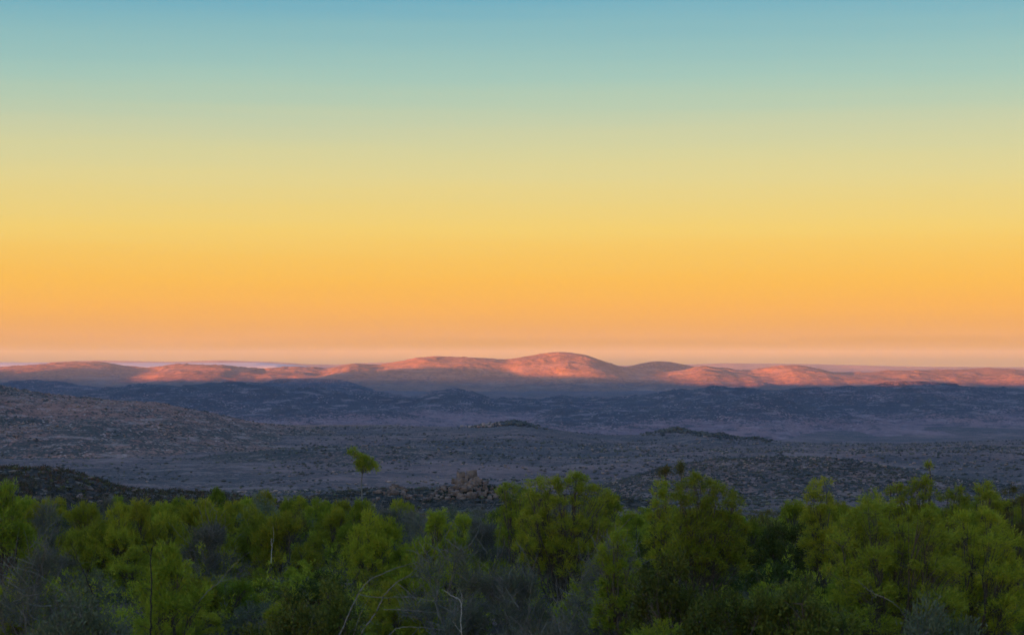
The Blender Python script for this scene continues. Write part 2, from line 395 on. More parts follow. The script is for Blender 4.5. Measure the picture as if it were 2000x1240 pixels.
# low fog lying over the plain beyond the far ridge
def fog_bank(name, Yc, px0, px1, py_top, depth, seed):
    xs = np.linspace(x_of(px0, Yc), x_of(px1, Yc), 160); v = np.linspace(0, 1, 16)
    U, Vv = np.meshgrid(xs, v, indexing='ij')
    u = (U - xs[0]) / (xs[-1] - xs[0])
    endf = np.clip(np.minimum(u, 1 - u) * 5, 0, 1) ** .5
    h = (z_of(py_top, Yc) + 165) * endf * (1 + .06 * fbm(U / 900, Vv * 2, 4, seed))
    a = Vv * pi
    Yv = Yc - np.cos(a) * depth * (1 + .2 * fbm(U / 1500, Vv * 0, 3, seed + 3))
    Zv = -165 - 4 + h * np.sin(a) ** .5
    return np_mesh(name, np.stack([U.ravel(), Yv.ravel(), Zv.ravel()], 1), grid_faces(160, 16))
m_fog, nt, b, out = new_mat('fog_white')
b.inputs['Base Color'].default_value = (.34, .36, .34, 1)
for i, a in enumerate([(20000, -250, 700, 707.5, 900), (19000, 180, 640, 711, 600)]):
    link('fog_bank', fog_bank('fog_bank', *a, 5 + i), m_fog, kind='stuff')

# the air
hz = 100000.0
def box_mesh(name, lo, hi):
    v = [(x, y, z) for x in (lo[0], hi[0]) for y in (lo[1], hi[1]) for z in (lo[2], hi[2])]
    f = [(0, 1, 3, 2), (4, 6, 7, 5), (0, 4, 5, 1), (2, 3, 7, 6), (0, 2, 6, 4), (1, 5, 7, 3)]
    me = bpy.data.meshes.new(name); me.from_pydata(v, [], f); me.update(); return me
m_haze = bpy.data.materials.new('haze'); m_haze.use_nodes = True
nt = m_haze.node_tree; nt.nodes.clear()
out = nt.nodes.new('ShaderNodeOutputMaterial'); pv = nt.nodes.new('ShaderNodeVolumePrincipled')
pv.inputs['Color'].default_value = (.42, .58, .95, 1)
pv.inputs['Density'].default_value = 1.5e-5
pv.inputs['Anisotropy'].default_value = 0.0
nt.links.new(pv.outputs[0], out.inputs['Volume'])
link('haze', box_mesh('haze', (-44000, -44000, -200), (44000, 44000, float(max(OZ.max(), 60)) + 15)), m_haze, kind='stuff')

# ---------------------------------------------------------------- scattered scrub and stones on the slopes
rng = np.random.default_rng(7)
def ico():
    t = (1 + sqrt(5)) / 2
    v = np.array([(-1, t, 0), (1, t, 0), (-1, -t, 0), (1, -t, 0), (0, -1, t), (0, 1, t), (0, -1, -t), (0, 1, -t), (t, 0, -1), (t, 0, 1), (-t, 0, -1), (-t, 0, 1)], float)
    v /= np.linalg.norm(v[0])
    f = np.array([(0, 11, 5), (0, 5, 1), (0, 1, 7), (0, 7, 10), (0, 10, 11), (1, 5, 9), (5, 11, 4), (11, 10, 2), (10, 7, 6), (7, 1, 8),
                  (3, 9, 4), (3, 4, 2), (3, 2, 6), (3, 6, 8), (3, 8, 9), (4, 9, 5), (2, 4, 11), (6, 2, 10), (8, 6, 7), (9, 8, 1)])
    return v, f
ICO_BIG_V, ICO_BIG_F = ico()
OCT_V = np.array([(1, 0, -.1), (0, 1, .1), (-1, 0, -.1), (0, -1, .1), (0, 0, 1), (0, 0, -1)], float)
OCT_F = np.array([(0, 1, 4), (1, 2, 4), (2, 3, 4), (3, 0, 4), (1, 0, 5), (2, 1, 5), (3, 2, 5), (0, 3, 5)])
def blobs(P, size, flat, jag, rng, low=False):
    n = len(P); ICO_V, ICO_F = (OCT_V * 1.15, OCT_F) if low else (ICO_BIG_V, ICO_BIG_F); nv = len(ICO_V)
    V = ICO_V[None] * (1 + jag * (rng.random((n, nv, 1)) - .5) * 2)
    sx = size[:, None] * (.8 + .5 * rng.random((n, 1))); sy = size[:, None] * (.8 + .5 * rng.random((n, 1)))
    a = rng.random((n, 1)) * 6.28
    x = V[:, :, 0] * sx; y = V[:, :, 1] * sy
    X = x * np.cos(a) - y * np.sin(a); Y = x * np.sin(a) + y * np.cos(a)
    Z = V[:, :, 2] * size[:, None] * flat
    V = np.stack([X + P[:, 0:1], Y + P[:, 1:2], Z + P[:, 2:3]], 2).reshape(-1, 3)
    Fc = (ICO_F[None] + (np.arange(n) * nv)[:, None, None]).reshape(-1, 3)
    return V, Fc
def grid_lookup(H):
    xs, ys, z = H[1]
    def f(x, y):
        fx = np.clip((x - xs[0]) / (xs[1] - xs[0]), 0, len(xs) - 1.001); fy = np.clip((y - ys[0]) / (ys[1] - ys[0]), 0, len(ys) - 1.001)
        i = fx.astype(int); j = fy.astype(int); u = fx - i; v = fy - j
        zz = z[i, j] * (1 - u) * (1 - v) + z[i + 1, j] * u * (1 - v) + z[i, j + 1] * (1 - u) * v + z[i + 1, j + 1] * u * v
        out = (x < xs[0]) | (x > xs[-1]) | (y < ys[0]) | (y > ys[-1])
        return np.where(out, -1e6, zz)
    return f
hL, hR, hK, hM, hA, hB = map(grid_lookup, (H_LEFT, H_RIGHT, H_KNOLL, H_MIDK, H_A, H_B))
def land_z(x, y): return np.maximum.reduce([ground_z(x, y), hL(x, y), hR(x, y), hK(x, y), hM(x, y), hA(x, y), hB(x, y)])

def plain_mat(name, c1, c2, scale, rough=.9):
    m, nt, b, out = new_mat(name)
    geo = nt.nodes.new('ShaderNodeNewGeometry')
    n = nz(nt, geo.outputs['Position'], scale, 3)
    nt.links.new(mixc(nt, step(nt, n, .38, .62), c1, c2), b.inputs['Base Color'])
    return m
mat_bush_far = plain_mat('distant_scrub', (.048, .050, .044), (.085, .078, .055), .06)
mat_bush_olive = plain_mat('olive_scrub', (.09, .10, .05), (.13, .11, .06), .08)
mat_stone = plain_mat('granite_stone', (.22, .145, .11), (.29, .205, .16), .15)
mat_stone_near = plain_mat('pale_granite', (.10, .066, .048), (.185, .125, .092), .45)

def fan(n, r0, r1, a0, a1, p=2.0):
    r = (r0 ** p + rng.random(n) * (r1 ** p - r0 ** p)) ** (1 / p)
    a = np.radians(a0 + rng.random(n) * (a1 - a0))
    return r * np.sin(a), r * np.cos(a)
def scatter(name, n, r0, r1, a0, a1, smin, smax, flat, jag, mat, clump=None, thr=0, sunk=.3, where=None, p=2.0):
    x, y = fan(n, r0, r1, a0, a1, p)
    if clump:
        d = fbm(x / clump, y / clump, 4, int(clump * 7) % 97) * .7 + fbm(x / 420, y / 420, 3, 5) * .55
        k = d > thr + (rng.random(n) - .5) * .25; x, y = x[k], y[k]
    if where is not None:
        k = where(x, y); x, y = x[k], y[k]
    z = land_z(x, y)
    s = smin + (smax - smin) * rng.random(len(x)) ** 2.2
    P = np.stack([x, y, z + s * flat * (1 - sunk)], 1)
    V, Fc = blobs(P, s, flat, jag, rng, 'scrub' in name)
    me = np_mesh(name, V, Fc, smooth=False)
    return link(name, me, mat, kind='stuff')

scatter('distant_scrub', 26000, 950, 2450, -16.5, 16.5, .25, 1.5, .5, .35, mat_bush_far, 45, -.06)
scatter('distant_scrub', 7000, 950, 2450, -16.5, 16.5, .4, 1.2, .5, .35, mat_bush_olive, 150, -.02)
scatter('scattered_stones', 9000, 900, 2450, -16.5, 16.5, .3, 1.4, .5, .3, mat_stone, 50, .14, .2)
# crowns of boulders on the plateau rim
for cx, cw, n in ((1005, 42, 380), (960, 50, 150), (1320, 45, 420), (1400, 70, 260), (1480, 30, 80)):
    px = cx + rng.normal(0, cw / 2, n); yy = 2290 + rng.normal(0, 40, n); xx = x_of(px, yy)
    s = .7 + 2.0 * rng.random(n) ** 2
    P = np.stack([xx, yy, ground_z(xx, yy) + s * .35 + rng.random(n) * 3 * np.exp(-((px - cx) / cw * 2) ** 2)], 1)
    V, Fc = blobs(P, s, .7, .3, rng)
    link('rim_boulders', np_mesh('rim_boulders', V, Fc, False), mat_stone if n % 4 else mat_bush_far, kind='stuff')
    s2 = s[::2] * .9; P2 = P[::2] + rng.normal(0, 4, (len(s2), 3)) * (1, 1, .1)
    V, Fc = blobs(P2, s2, .6, .35, rng)
    link('rim_scrub', np_mesh('rim_scrub', V, Fc, False), mat_bush_far, kind='stuff')
# the low hill on the right
rt = lambda x, y: hR(x, y) > ground_z(x, y) - 1
scatter('hillside_scrub', 14000, 690, 980, .5, 16.5, .25, .9, .6, .35, mat_bush_far, 40, -.15, where=rt)
scatter('hillside_stones', 5500, 690, 980, .5, 16.5, .2, .7, .55, .3, mat_stone, 33, .02, .2, where=rt)
# summit boulders on the left hill
scatter('summit_stones', 2600, 1650, 2050, -16.5, -9.8, .4, 1.6, .6, .3, mat_stone, 60, .0, .2, where=lambda x, y: hL(x, y) > -62)

scatter('slope_scrub', 9000, 330, 1000, -16.5, 16.5, .25, .8, .6, .4, mat_bush_far, 30, -.3)
scatter('slope_scrub', 2500, 330, 1000, -16.5, 16.5, .2, .7, .6, .4, mat_bush_olive, 30, -.3)

# ---------------------------------------------------------------- shrub builders
def tube(pts, rad, sides=5):
    pts = np.asarray(pts, float); n = len(pts)
    rad = np.asarray(rad, float) * np.ones(n)
    t = np.gradient(pts, axis=0); t /= np.linalg.norm(t, axis=1)[:, None] + 1e-9
    ref = np.array([.31, .17, .93]); ref = np.where(np.abs(t @ ref)[:, None] > .95, np.array([1., 0, 0]), ref)
    u = np.cross(t, ref); u /= np.linalg.norm(u, axis=1)[:, None] + 1e-9
    w = np.cross(t, u)
    a = np.arange(sides) / sides * 2 * pi
    V = pts[:, None] + rad[:, None, None] * (u[:, None] * np.cos(a)[None, :, None] + w[:, None] * np.sin(a)[None, :, None])
    i = np.arange(n - 1)[:, None] * sides; j = np.arange(sides)[None]; k = (j + 1) % sides
    Fq = np.stack([i + j, i + k, i + sides + k, i + sides + j], 2).reshape(-1, 4)
    return V.reshape(-1, 3), Fq
def curve_pts(a, b, bend, n=7, rg=None):
    a = np.asarray(a, float); b = np.asarray(b, float)
    t = np.linspace(0, 1, n)[:, None]
    m = (a + b) / 2 + np.asarray(bend, float)
    p = (1 - t) ** 2 * a + 2 * t * (1 - t) * m + t ** 2 * b
    if rg is not None: p[1:-1] += rg.normal(0, .035 * np.linalg.norm(b - a) ** .5, (n - 2, 3))
    return p
def join(parts):
    Vs, Fs, o = [], [], 0
    for V, Fc in parts:
        Vs.append(V); Fs.append(Fc + o); o += len(V)
    return np.concatenate(Vs), np.concatenate(Fs)
def leaves(base, dirn, L, Wd, rg, tri=False):
    """pointed leaf blades: kite-shaped quads, slightly bent"""
    n = len(base)
    dirn = dirn / (np.linalg.norm(dirn, axis=1)[:, None] + 1e-9)
    r = rg.normal(size=(n, 3)); side = np.cross(dirn, r); side /= np.linalg.norm(side, axis=1)[:, None] + 1e-9
    L = L[:, None]; Wd = Wd[:, None]
    droop = np.array([0, 0, -1.]) * L * .12
    if tri:
        V = np.stack([base + side * Wd * .55, base + dirn * L + droop, base - side * Wd * .55], 1).reshape(-1, 3)
        return V, np.arange(n * 3).reshape(n, 3)
    V = np.stack([base, base + dirn * L * .45 + side * Wd * .5, base + dirn * L + droop, base + dirn * L * .45 - side * Wd * .5], 1).reshape(-1, 3)
    Fq = np.arange(n * 4).reshape(n, 4)
    return V, Fq
def dome_lobes(rg, W, H, n, base=.25, lr=(.2, .36)):
    """lobe centres in a dome W wide and H tall; radius relative to W/2"""
    out = []
    for i in range(n):
        a = rg.random() * 2 * pi; q = rg.random() ** .55
        r = q * W / 2 * .78
        zt = H * (1 - .55 * q ** 2) * (.62 + .38 * rg.random() ** .6)
        rad = W / 2 * (lr[0] + (lr[1] - lr[0]) * rg.random())
        z = max(base * H, zt - rad)
        out.append((r * cos(a), r * sin(a), z, rad))
    return out
def build_shrub(seed, lobes, tufts=14, per=46, L=(.09, .16), Wd=(.014, .024), tw=.5, up=.5, spread=.75, stems=3, fork=.25, twig=.006,
                stem_r=.03, extra_twigs=0, trunk=None, flat=.8):
    rg = np.random.default_rng(seed)
    stem_parts = []; B = []; D = []
    lob = sorted(lobes, key=lambda l: l[2])
    roots = [np.array([rg.normal(0, .08), rg.normal(0, .08), -.12]) for _ in range(stems)]
    if trunk is not None:
        tp = np.asarray(trunk, float)
        stem_parts.append(tube(tp, np.linspace(stem_r * 1.5, stem_r * .9, len(tp)), 6))
    for li, (cx, cy, cz, r) in enumerate(lob):
        c = np.array([cx, cy, cz])
        root = roots[li % stems] if trunk is None else np.asarray(trunk[-1], float)
        bend = np.array([cx * -.12, cy * -.12, .06]) + rg.normal(0, .05, 3)
        pts = curve_pts(root, c, bend, 8, rg)
        if rg.random() < .9:
            stem_parts.append(tube(pts, np.linspace(stem_r, stem_r * .35, 8), 5))
        k = max(4, int(tufts * (r / .4) ** 1.3))
        d = rg.normal(size=(k, 3)); d[:, 2] = np.abs(d[:, 2]) * .9 - .25; d /= np.linalg.norm(d, axis=1)[:, None]
        tp_ = c + d * r * (spread + (1 - spread) * rg.random((k, 1))) * np.array([1, 1, flat])
        for q in range(k):
            s0 = pts[rg.integers(4, 8)]
            stem_parts.append(tube(curve_pts(s0, tp_[q], (0, 0, .03), 3), [stem_r * .3, twig * 1.1, twig * .7], 3))
        m = int(per * k * tw)
        pick = rg.integers(0, k, int(per * k))
        ctr = tp_[pick]; ou = d[pick]
        back = rg.random((len(pick), 1)) ** 1.5
        base = ctr - ou * back * r * .35 + rg.normal(0, .055, (len(pick), 3))
        dr = ou * .8 + np.array([0, 0, up]) + rg.normal(0, .55, (len(pick), 3))
        B.append(base); D.append(dr)
    for _ in range(extra_twigs):
        l = lob[rg.integers(0, len(lob))]; c = np.array(l[:3])
        a = c + rg.normal(0, l[3] * .4, 3); dd = rg.normal(size=3); dd[2] = abs(dd[2]) * .8 + .15; dd /= np.linalg.norm(dd)
        b_ = a + dd * l[3] * (.6 + rg.random())
        a[2] = max(a[2], .02)
        stem_parts.append(tube(curve_pts(a, b_, rg.normal(0, .05, 3), 4), [twig * 1.5, twig * 1.2, twig, twig * .5], 3))
    V, Fq = join(stem_parts)
    B = np.concatenate(B); D = np.concatenate(D); n = len(B)
    B[:, 2] = np.maximum(B[:, 2], .03)
    lv = leaves(B, D, L[0] + (L[1] - L[0]) * rg.random(n), Wd[0] + (Wd[1] - Wd[0]) * rg.random(n), rg)
    return np_mesh('stem', V, Fq), np_mesh('foliage', lv[0], lv[1], smooth=False)

def leaf_mat(name, c1, c2, c3, trans=.35):
    m, nt, b, out = new_mat(name)
    geo = nt.nodes.new('ShaderNodeNewGeometry'); oi = nt.nodes.new('ShaderNodeObjectInfo')
    n = nz(nt, geo.outputs['Position'], 1.6, 3)
    n2 = nz(nt, geo.outputs['Position'], 9, 2)
    c = mixc(nt, step(nt, n, .36, .64), c1, c2)
    c = mixc(nt, mul(nt, step(nt, n2, .5, .68), .7), c, c3)
    hsv = nt.nodes.new('ShaderNodeHueSaturation')
    mr = nt.nodes.new('ShaderNodeMapRange'); nt.links.new(oi.outputs['Random'], mr.inputs['Value'])
    mr.inputs['To Min'].default_value = .478; mr.inputs['To Max'].default_value = .52
    nt.links.new(mr.outputs[0], hsv.inputs['Hue'])
    mr2 = nt.nodes.new('ShaderNodeMapRange'); nt.links.new(mul(nt, oi.outputs['Random'], 7.31), mr2.inputs['Value'])
    fr = nt.nodes.new('ShaderNodeMath'); fr.operation = 'FRACT'; nt.links.new(mul(nt, oi.outputs['Random'], 7.31), fr.inputs[0])
    nt.links.new(fr.outputs[0], mr2.inputs['Value'])
    mr2.inputs['To Min'].default_value = .75; mr2.inputs['To Max'].default_value = 1.25
    nt.links.new(mr2.outputs[0], hsv.inputs['Value'])
    nt.links.new(c, hsv.inputs['Color'])
    nt.links.new(hsv.outputs[0], b.inputs['Base Color'])
    b.inputs['Roughness'].default_value = .65
    tr = nt.nodes.new('ShaderNodeBsdfTranslucent'); nt.links.new(hsv.outputs[0], tr.inputs['Color'])
    mx = nt.nodes.new('ShaderNodeMixShader'); mx.inputs[0].default_value = trans
    nt.links.new(b.outputs[0], mx.inputs[1]); nt.links.new(tr.outputs[0], mx.inputs[2])
    nt.links.new(mx.outputs[0], out.inputs['Surface'])
    return m
M_BRIGHT = leaf_mat('yellow_green_leaf', (.200, .225, .014), (.260, .272, .018), (.320, .308, .028), .45)
M_GREEN = leaf_mat('mid_green_leaf', (.150, .180, .012), (.200, .228, .016), (.265, .280, .028), .42)
M_DARK = leaf_mat('dark_green_vignette_leaf', (.045, .062, .010), (.080, .095, .012), (.13, .150, .018), .3)  # dark species; its tone also paints the vignette along the bottom rows
M_OLIVE = leaf_mat('olive_leaf', (.095, .090, .020), (.130, .120, .022), (.170, .150, .030), .3)
M_SILVER = leaf_mat('grey_green_leaf', (.085, .100, .050), (.115, .128, .066), (.150, .165, .092), .25)
M_DRY = leaf_mat('dry_grey_leaf', (.100, .100, .062), (.135, .130, .085), (.110, .130, .050), .25)
def bark_mat(name, c1, c2):
    m, nt, b, out = new_mat(name)
    geo = nt.nodes.new('ShaderNodeNewGeometry')
    n = nz(nt, geo.outputs['Position'], 14, 4)
    nt.links.new(mixc(nt, step(nt, n, .35, .65), c1, c2), b.inputs['Base Color'])
    bp = nt.nodes.new('ShaderNodeBump'); bp.inputs['Distance'].default_value = .01; nt.links.new(n, bp.inputs['Height']); nt.links.new(bp.outputs[0], b.inputs['Normal'])
    return m
B_BROWN = bark_mat('brown_bark', (.060, .045, .032), (.110, .085, .060))
B_GREY = bark_mat('grey_bark', (.100, .092, .075), (.160, .145, .120))
B_BLACK = bark_mat('dark_bark', (.018, .014, .012), (.040, .030, .025))
B_PALE = bark_mat('pale_bark', (.26, .24, .20), (.36, .33, .29))

# kind: (leaf material, bark, variants of (stem mesh, foliage mesh, nominal width, nominal height))
KINDS = {}
def make_kind(key, leafm, bark, n, W, H, nl, **kw):
    vs = []
    lr = kw.pop('lr', (.22, .38))
    for i in range(n):
        sd = (sum(map(ord, key)) * 13 + i * 101) % 9973
        rg = np.random.default_rng(sd)
        st, fo = build_shrub(sd + 1, dome_lobes(rg, W, H, nl, lr=lr), **kw)
        st.materials.append(bark); fo.materials.append(leafm)
        vs.append((st, fo))
    KINDS[key] = (vs, W, H)
make_kind('bright', M_BRIGHT, B_BROWN, 4, 2.5, 2.1, 16, tufts=13, per=50)
make_kind('green', M_GREEN, B_BROWN, 4, 2.6, 2.3, 16, tufts=13, per=50)
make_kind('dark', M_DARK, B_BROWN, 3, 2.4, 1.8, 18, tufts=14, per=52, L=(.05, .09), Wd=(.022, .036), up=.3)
make_kind('olive', M_OLIVE, B_BROWN, 2, 2.2, 1.7, 14, tufts=12, per=44, L=(.05, .10), Wd=(.014, .022))
make_kind('silver', M_SILVER, B_GREY, 2, 2.1, 1.4, 14, tufts=13, per=44, L=(.05, .10), Wd=(.014, .024))
make_kind('twiggy', M_DRY, B_GREY, 3, 2.5, 1.9, 13, tufts=20, per=30, L=(.07, .14), Wd=(.008, .014), extra_twigs=300, twig=.005, stem_r=.016, spread=.5)

DESC = {'bright': 'yellow-green shrub', 'green': 'mid-green shrub', 'dark': 'dark green shrub', 'olive': 'olive-brown shrub',
        'silver': 'blue-grey shrub', 'twiggy': 'grey twiggy shrub'}
CAT_GROUP = {'bright': 'yellow-green shrubs of the shrub belt', 'green': 'green shrubs of the shrub belt', 'dark': 'dark shrubs near the viewpoint', 'olive': 'olive shrubs of the shrub belt',
             'silver': 'blue-grey shrubs of the shrub belt', 'twiggy': 'grey twiggy shrubs of the shrub belt'}
RG = np.random.default_rng(2024)
def gz(x, y): return float(land_z(np.array([x]), np.array([y]))[0])
def put(kind, px, Y, w, h, label=None, variant=None, cat='shrub', name='shrub'):
    vs, W0, H0 = KINDS[kind]
    v = vs[RG.integers(0, len(vs)) if variant is None else variant % len(vs)]
    x = x_of(px, Y)
    e = empty(name, (x, Y, gz(x, Y)))
    e.rotation_euler = (0, 0, RG.random() * 2 * pi)
    e.scale = (w / W0, w / W0, h / H0)
    e['category'] = cat; e['group'] = CAT_GROUP[kind]
    if label: e['label'] = label
    link('foliage', v[1], None, e); link('stem', v[0], None, e)
    return e
def put_top(kind, px, py_top, w_px, Y, label, **k):
    z = z_of(py_top, Y); g = gz(x_of(px, Y), Y)
    vs, W0, H0 = KINDS[kind]
    return put(kind, px, Y, max(w_px / F * Y, .62 * (z - g) * W0 / H0), z - g, label, **k)

# ---- the shrubs one notices
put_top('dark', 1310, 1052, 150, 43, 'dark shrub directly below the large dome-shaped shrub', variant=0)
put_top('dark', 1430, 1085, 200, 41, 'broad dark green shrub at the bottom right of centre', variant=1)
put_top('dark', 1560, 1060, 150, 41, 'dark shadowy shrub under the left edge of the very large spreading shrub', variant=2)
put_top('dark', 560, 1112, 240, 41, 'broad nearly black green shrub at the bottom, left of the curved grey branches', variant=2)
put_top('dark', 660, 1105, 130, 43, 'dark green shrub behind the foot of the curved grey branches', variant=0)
put_top('twiggy', 870, 1030, 200, 49, 'large grey bare-twigged shrub above the curved grey branches', variant=0)
put_top('twiggy', 1190, 1018, 90, 49, 'fine grey bare shrub wrapped behind the bright upright shrub', variant=1)
put_top('twiggy', 985, 1050, 110, 49, 'grey twiggy shrub to the right of the large grey bare-twigged shrub', variant=2)
put_top('twiggy', 60, 1030, 170, 47, 'grey twiggy shrub leaning over at the left edge of the picture', variant=1)
put_top('twiggy', 1050, 1150, 190, 40, 'grey dry twiggy shrub at the bottom centre right of the forked pale branch', variant=2)
put_top('silver', 175, 1120, 190, 41, 'blue-grey leaved shrub at the lower left beneath the dark leaning stems', variant=0)
put_top('silver', 1815, 1128, 90, 40, 'small blue-grey shrub in the lower right among green shrubs', variant=1)
put_top('green', 335, 1050, 60, 46, 'round green shrub just right of the dark bare trunk', variant=2)
put_top('bright', 720, 990, 110, 62, 'yellow-green shrub right below the lone small tree', variant=1)
put_top('bright', 850, 985, 150, 62, 'wide yellow-green shrub in front of the boulder outcrop', variant=3)
put_top('green', 6, 932, 110, 58, 'tall bright green shrub cut by the left edge beside the dark knoll', variant=2)
put_top('bright', 272, 964, 80, 66, 'yellow-green shrub on the skyline of the belt at the right foot of the dark knoll', variant=3)
HERO_PX = [(1092, 200, 60), (1362, 170, 56), (1720, 250, 45), (870, 160, 49), (1205, 60, 47)]

def custom_tree(name, px, Y, trunk_px, lobes_px, leafm, bark, label, cat, seed, **kw):
    g = gz(x_of(px, Y), Y); k = Y / F
    x0 = x_of(px, Y)
    lob = [((a - px) * k, RG.normal(0, .08), z_of(b_, Y) - g, r * k) for a, b_, r in lobes_px]
    tr = [((a - px) * k, 0, (z_of(b_, Y) - g)) for a, b_ in trunk_px]
    tr[0] = (tr[0][0], 0, -.15)
    st, fo = build_shrub(seed, lob, trunk=tr, **kw)
    e = empty(name, (x0, Y, g), label=label, category=cat)
    link('crown', fo, leafm, e); link('trunk', st, bark, e)
    return e
custom_tree('small_tree', 708, 70, [(706, 1050), (709, 985), (706, 945), (708, 925)],
            [(691, 882, 9), (700, 892, 12), (709, 902, 15), (721, 906, 14), (728, 914, 11), (712, 916, 14), (702, 908, 10), (716, 896, 9)],
            M_BRIGHT, B_GREY, 'lone small tree with a slanted bright green crown on a thin bare trunk', 'tree', 31,
            tufts=16, per=70, L=(.06, .11), Wd=(.014, .024), stem_r=.02, spread=.6, up=.35)
custom_tree('stalk_shrub', 1300, 59, [(1302, 1060), (1299, 985), (1300, 940), (1299, 925)], [(1296, 918, 9), (1304, 921, 9), (1291, 926, 5)],
            M_OLIVE, B_BROWN, 'left one of two yellowish stalked tufts above the large dome-shaped shrub', 'shrub', 33, tufts=22, per=46, L=(.06, .1), stem_r=.022, spread=.5)
custom_tree('stalk_shrub', 1330, 59, [(1326, 1060), (1329, 985), (1331, 940), (1330, 925)], [(1330, 915, 9), (1333, 923, 7), (1328, 907, 4)],
            M_OLIVE, B_BROWN, 'right one of two yellowish stalked tufts above the large dome-shaped shrub', 'shrub', 34, tufts=20, per=40, L=(.06, .1), stem_r=.022, spread=.5)
custom_tree('stalk_shrub', 1815, 57, [(1806, 1060), (1813, 985), (1817, 940), (1815, 918)], [(1814, 909, 6)],
            M_BRIGHT, B_BROWN, 'tiny green tuft on an almost invisible bare stalk, high above the right-hand shrubs', 'shrub', 35, tufts=60, per=40, L=(.05, .09), stem_r=.018, spread=.4)
custom_tree('stalk_shrub', 1127, 60, [(1120, 1060), (1122, 985), (1124, 950), (1125, 938)], [(1118, 932, 9), (1132, 932, 8), (1140, 936, 6)],
            M_GREEN, B_BROWN, 'flat-topped leaf tuft poking out of the top of the broad clumped shrub', 'shrub', 36, tufts=20, per=46, stem_r=.022, spread=.5)


def hero(kind, px, Y, lobes, label, seed, trunk_r=.03, depth=.35, **kw):
    """a shrub with its own crown: lobes are (px, py, radius in px) of its leaf clumps"""
    m = {'bright': M_BRIGHT, 'green': M_GREEN, 'olive': M_OLIVE}[kind]
    g = gz(x_of(px, Y), Y); k = Y / F; x0 = x_of(px, Y)
    lob = [((a - px) * k, RG.normal(0, depth), z_of(b_, Y) - g, r * k * 1.1) for a, b_, r in lobes]
    zmin = min(l[2] for l in lob)
    for a, b_, c, r in list(lob):                   # leafy skirt below the clumps
        if c < zmin + .9: lob += [(a * 1.05, b_ * 1.3, max(.35, c - .75), r * 1.25), (a * 1.1, b_ * 1.6, max(.3, c - 1.5), r * 1.35)]
    st, fo = build_shrub(seed, lob, tufts=14, per=46, stems=4, **kw)
    e = empty('shrub', (x0, Y, g), label=label, category='shrub', group=CAT_GROUP[kind])
    link('foliage', fo, m, e); link('stem', st, B_BROWN, e)
hero('green', 1092, 60, [(1045, 947, 18), (1075, 952, 22), (1097, 940, 17), (1122, 952, 20), (1145, 957, 18), (1170, 960, 18), (1183, 976, 16), (1032, 966, 18), (1060, 980, 24), (1100, 980, 26), (1140, 985, 26),
     (1170, 1002, 20), (1080, 1010, 25), (1120, 1020, 25), (1042, 1002, 22)], 'broad clumped green shrub rising above the belt, right of the boulder heap', 201)
hero('green', 1008, 64, [(1000, 952, 13), (985, 958, 10), (1015, 962, 14), (995, 975, 17), (1018, 985, 18)], 'smaller green shrub touching the left side of the broad clumped shrub', 202)
hero('green', 1368, 56, [(1340, 952, 20), (1365, 944, 20), (1390, 952, 22), (1415, 966, 22), (1434, 986, 20), (1328, 975, 22), (1360, 980, 28), (1395, 985, 28), (1425, 1008, 22), (1345, 1012, 26), (1382, 1022, 26), (1356, 932, 11)],
     'large dome-shaped green shrub in front of the low stony hill', 203)
hero('bright', 1290, 58, [(1293, 950, 13), (1282, 966, 14), (1302, 970, 14), (1288, 988, 18), (1302, 1008, 18)], 'slim yellowish shrub at the left side of the large dome-shaped shrub', 204)
hero('bright', 1602, 60, [(1600, 952, 13), (1612, 944, 10), (1590, 960, 11), (1582, 972, 13), (1608, 975, 17), (1592, 992, 17), (1618, 994, 15), (1600, 1014, 20)], 'narrow upright yellow-green shrub standing alone against the low stony hill', 205)
hero('bright', 1790, 56, [(1798, 938, 12), (1786, 950, 11), (1812, 948, 11), (1766, 962, 13), (1750, 950, 7), (1745, 962, 8), (1760, 976, 14), (1792, 976, 14), (1820, 967, 12), (1800, 998, 19), (1772, 1005, 19)],
     'loose open-topped yellow-green shrub beneath the tiny tuft on a stalk', 206)
hero('green', 1862, 54, [(1862, 960, 13), (1850, 972, 13), (1873, 976, 14), (1858, 998, 19)], 'upright green shrub between the loose-topped shrub and the leaning shrub', 207)
hero('bright', 1936, 53, [(1916, 951, 12), (1931, 961, 14), (1945, 973, 14), (1956, 987, 16), (1930, 992, 20), (1925, 972, 14)], 'leaning yellow-green shrub near the right edge, tallest there', 208)
hero('olive', 1978, 55, [(1972, 960, 8), (1980, 975, 11), (1974, 990, 14), (1992, 985, 12)], 'brownish-tipped shrub at the far right edge of the belt', 209)
hero('green', 1735, 45, [(1690, 1000, 28), (1730, 995, 34), (1770, 1006, 32), (1655, 1030, 30), (1700, 1045, 38), (1750, 1040, 40), (1800, 1040, 34), (1640, 1065, 32), (1690, 1085, 34), (1760, 1080, 36), (1820, 1075, 32), (1665, 1110, 28), (1840, 1052, 24)],
     'very large spreading green shrub filling the right side of the foreground', 210, depth=.5)
hero('bright', 1900, 46, [(1880, 1020, 24), (1915, 1012, 22), (1945, 1030, 24), (1890, 1050, 28), (1930, 1060, 30), (1965, 1055, 24), (1900, 1090, 28), (1950, 1095, 26)], 'full yellow-green shrub between the very large spreading shrub and the right edge', 211)
hero('bright', 1205, 47, [(1197, 1056, 14), (1208, 1046, 10), (1188, 1076, 18), (1215, 1080, 18), (1200, 1104, 22), (1230, 1102, 13), (1178, 1100, 14)], 'bright upright yellow-green shrub glowing amid grey twigs, centre right', 212, depth=.2)

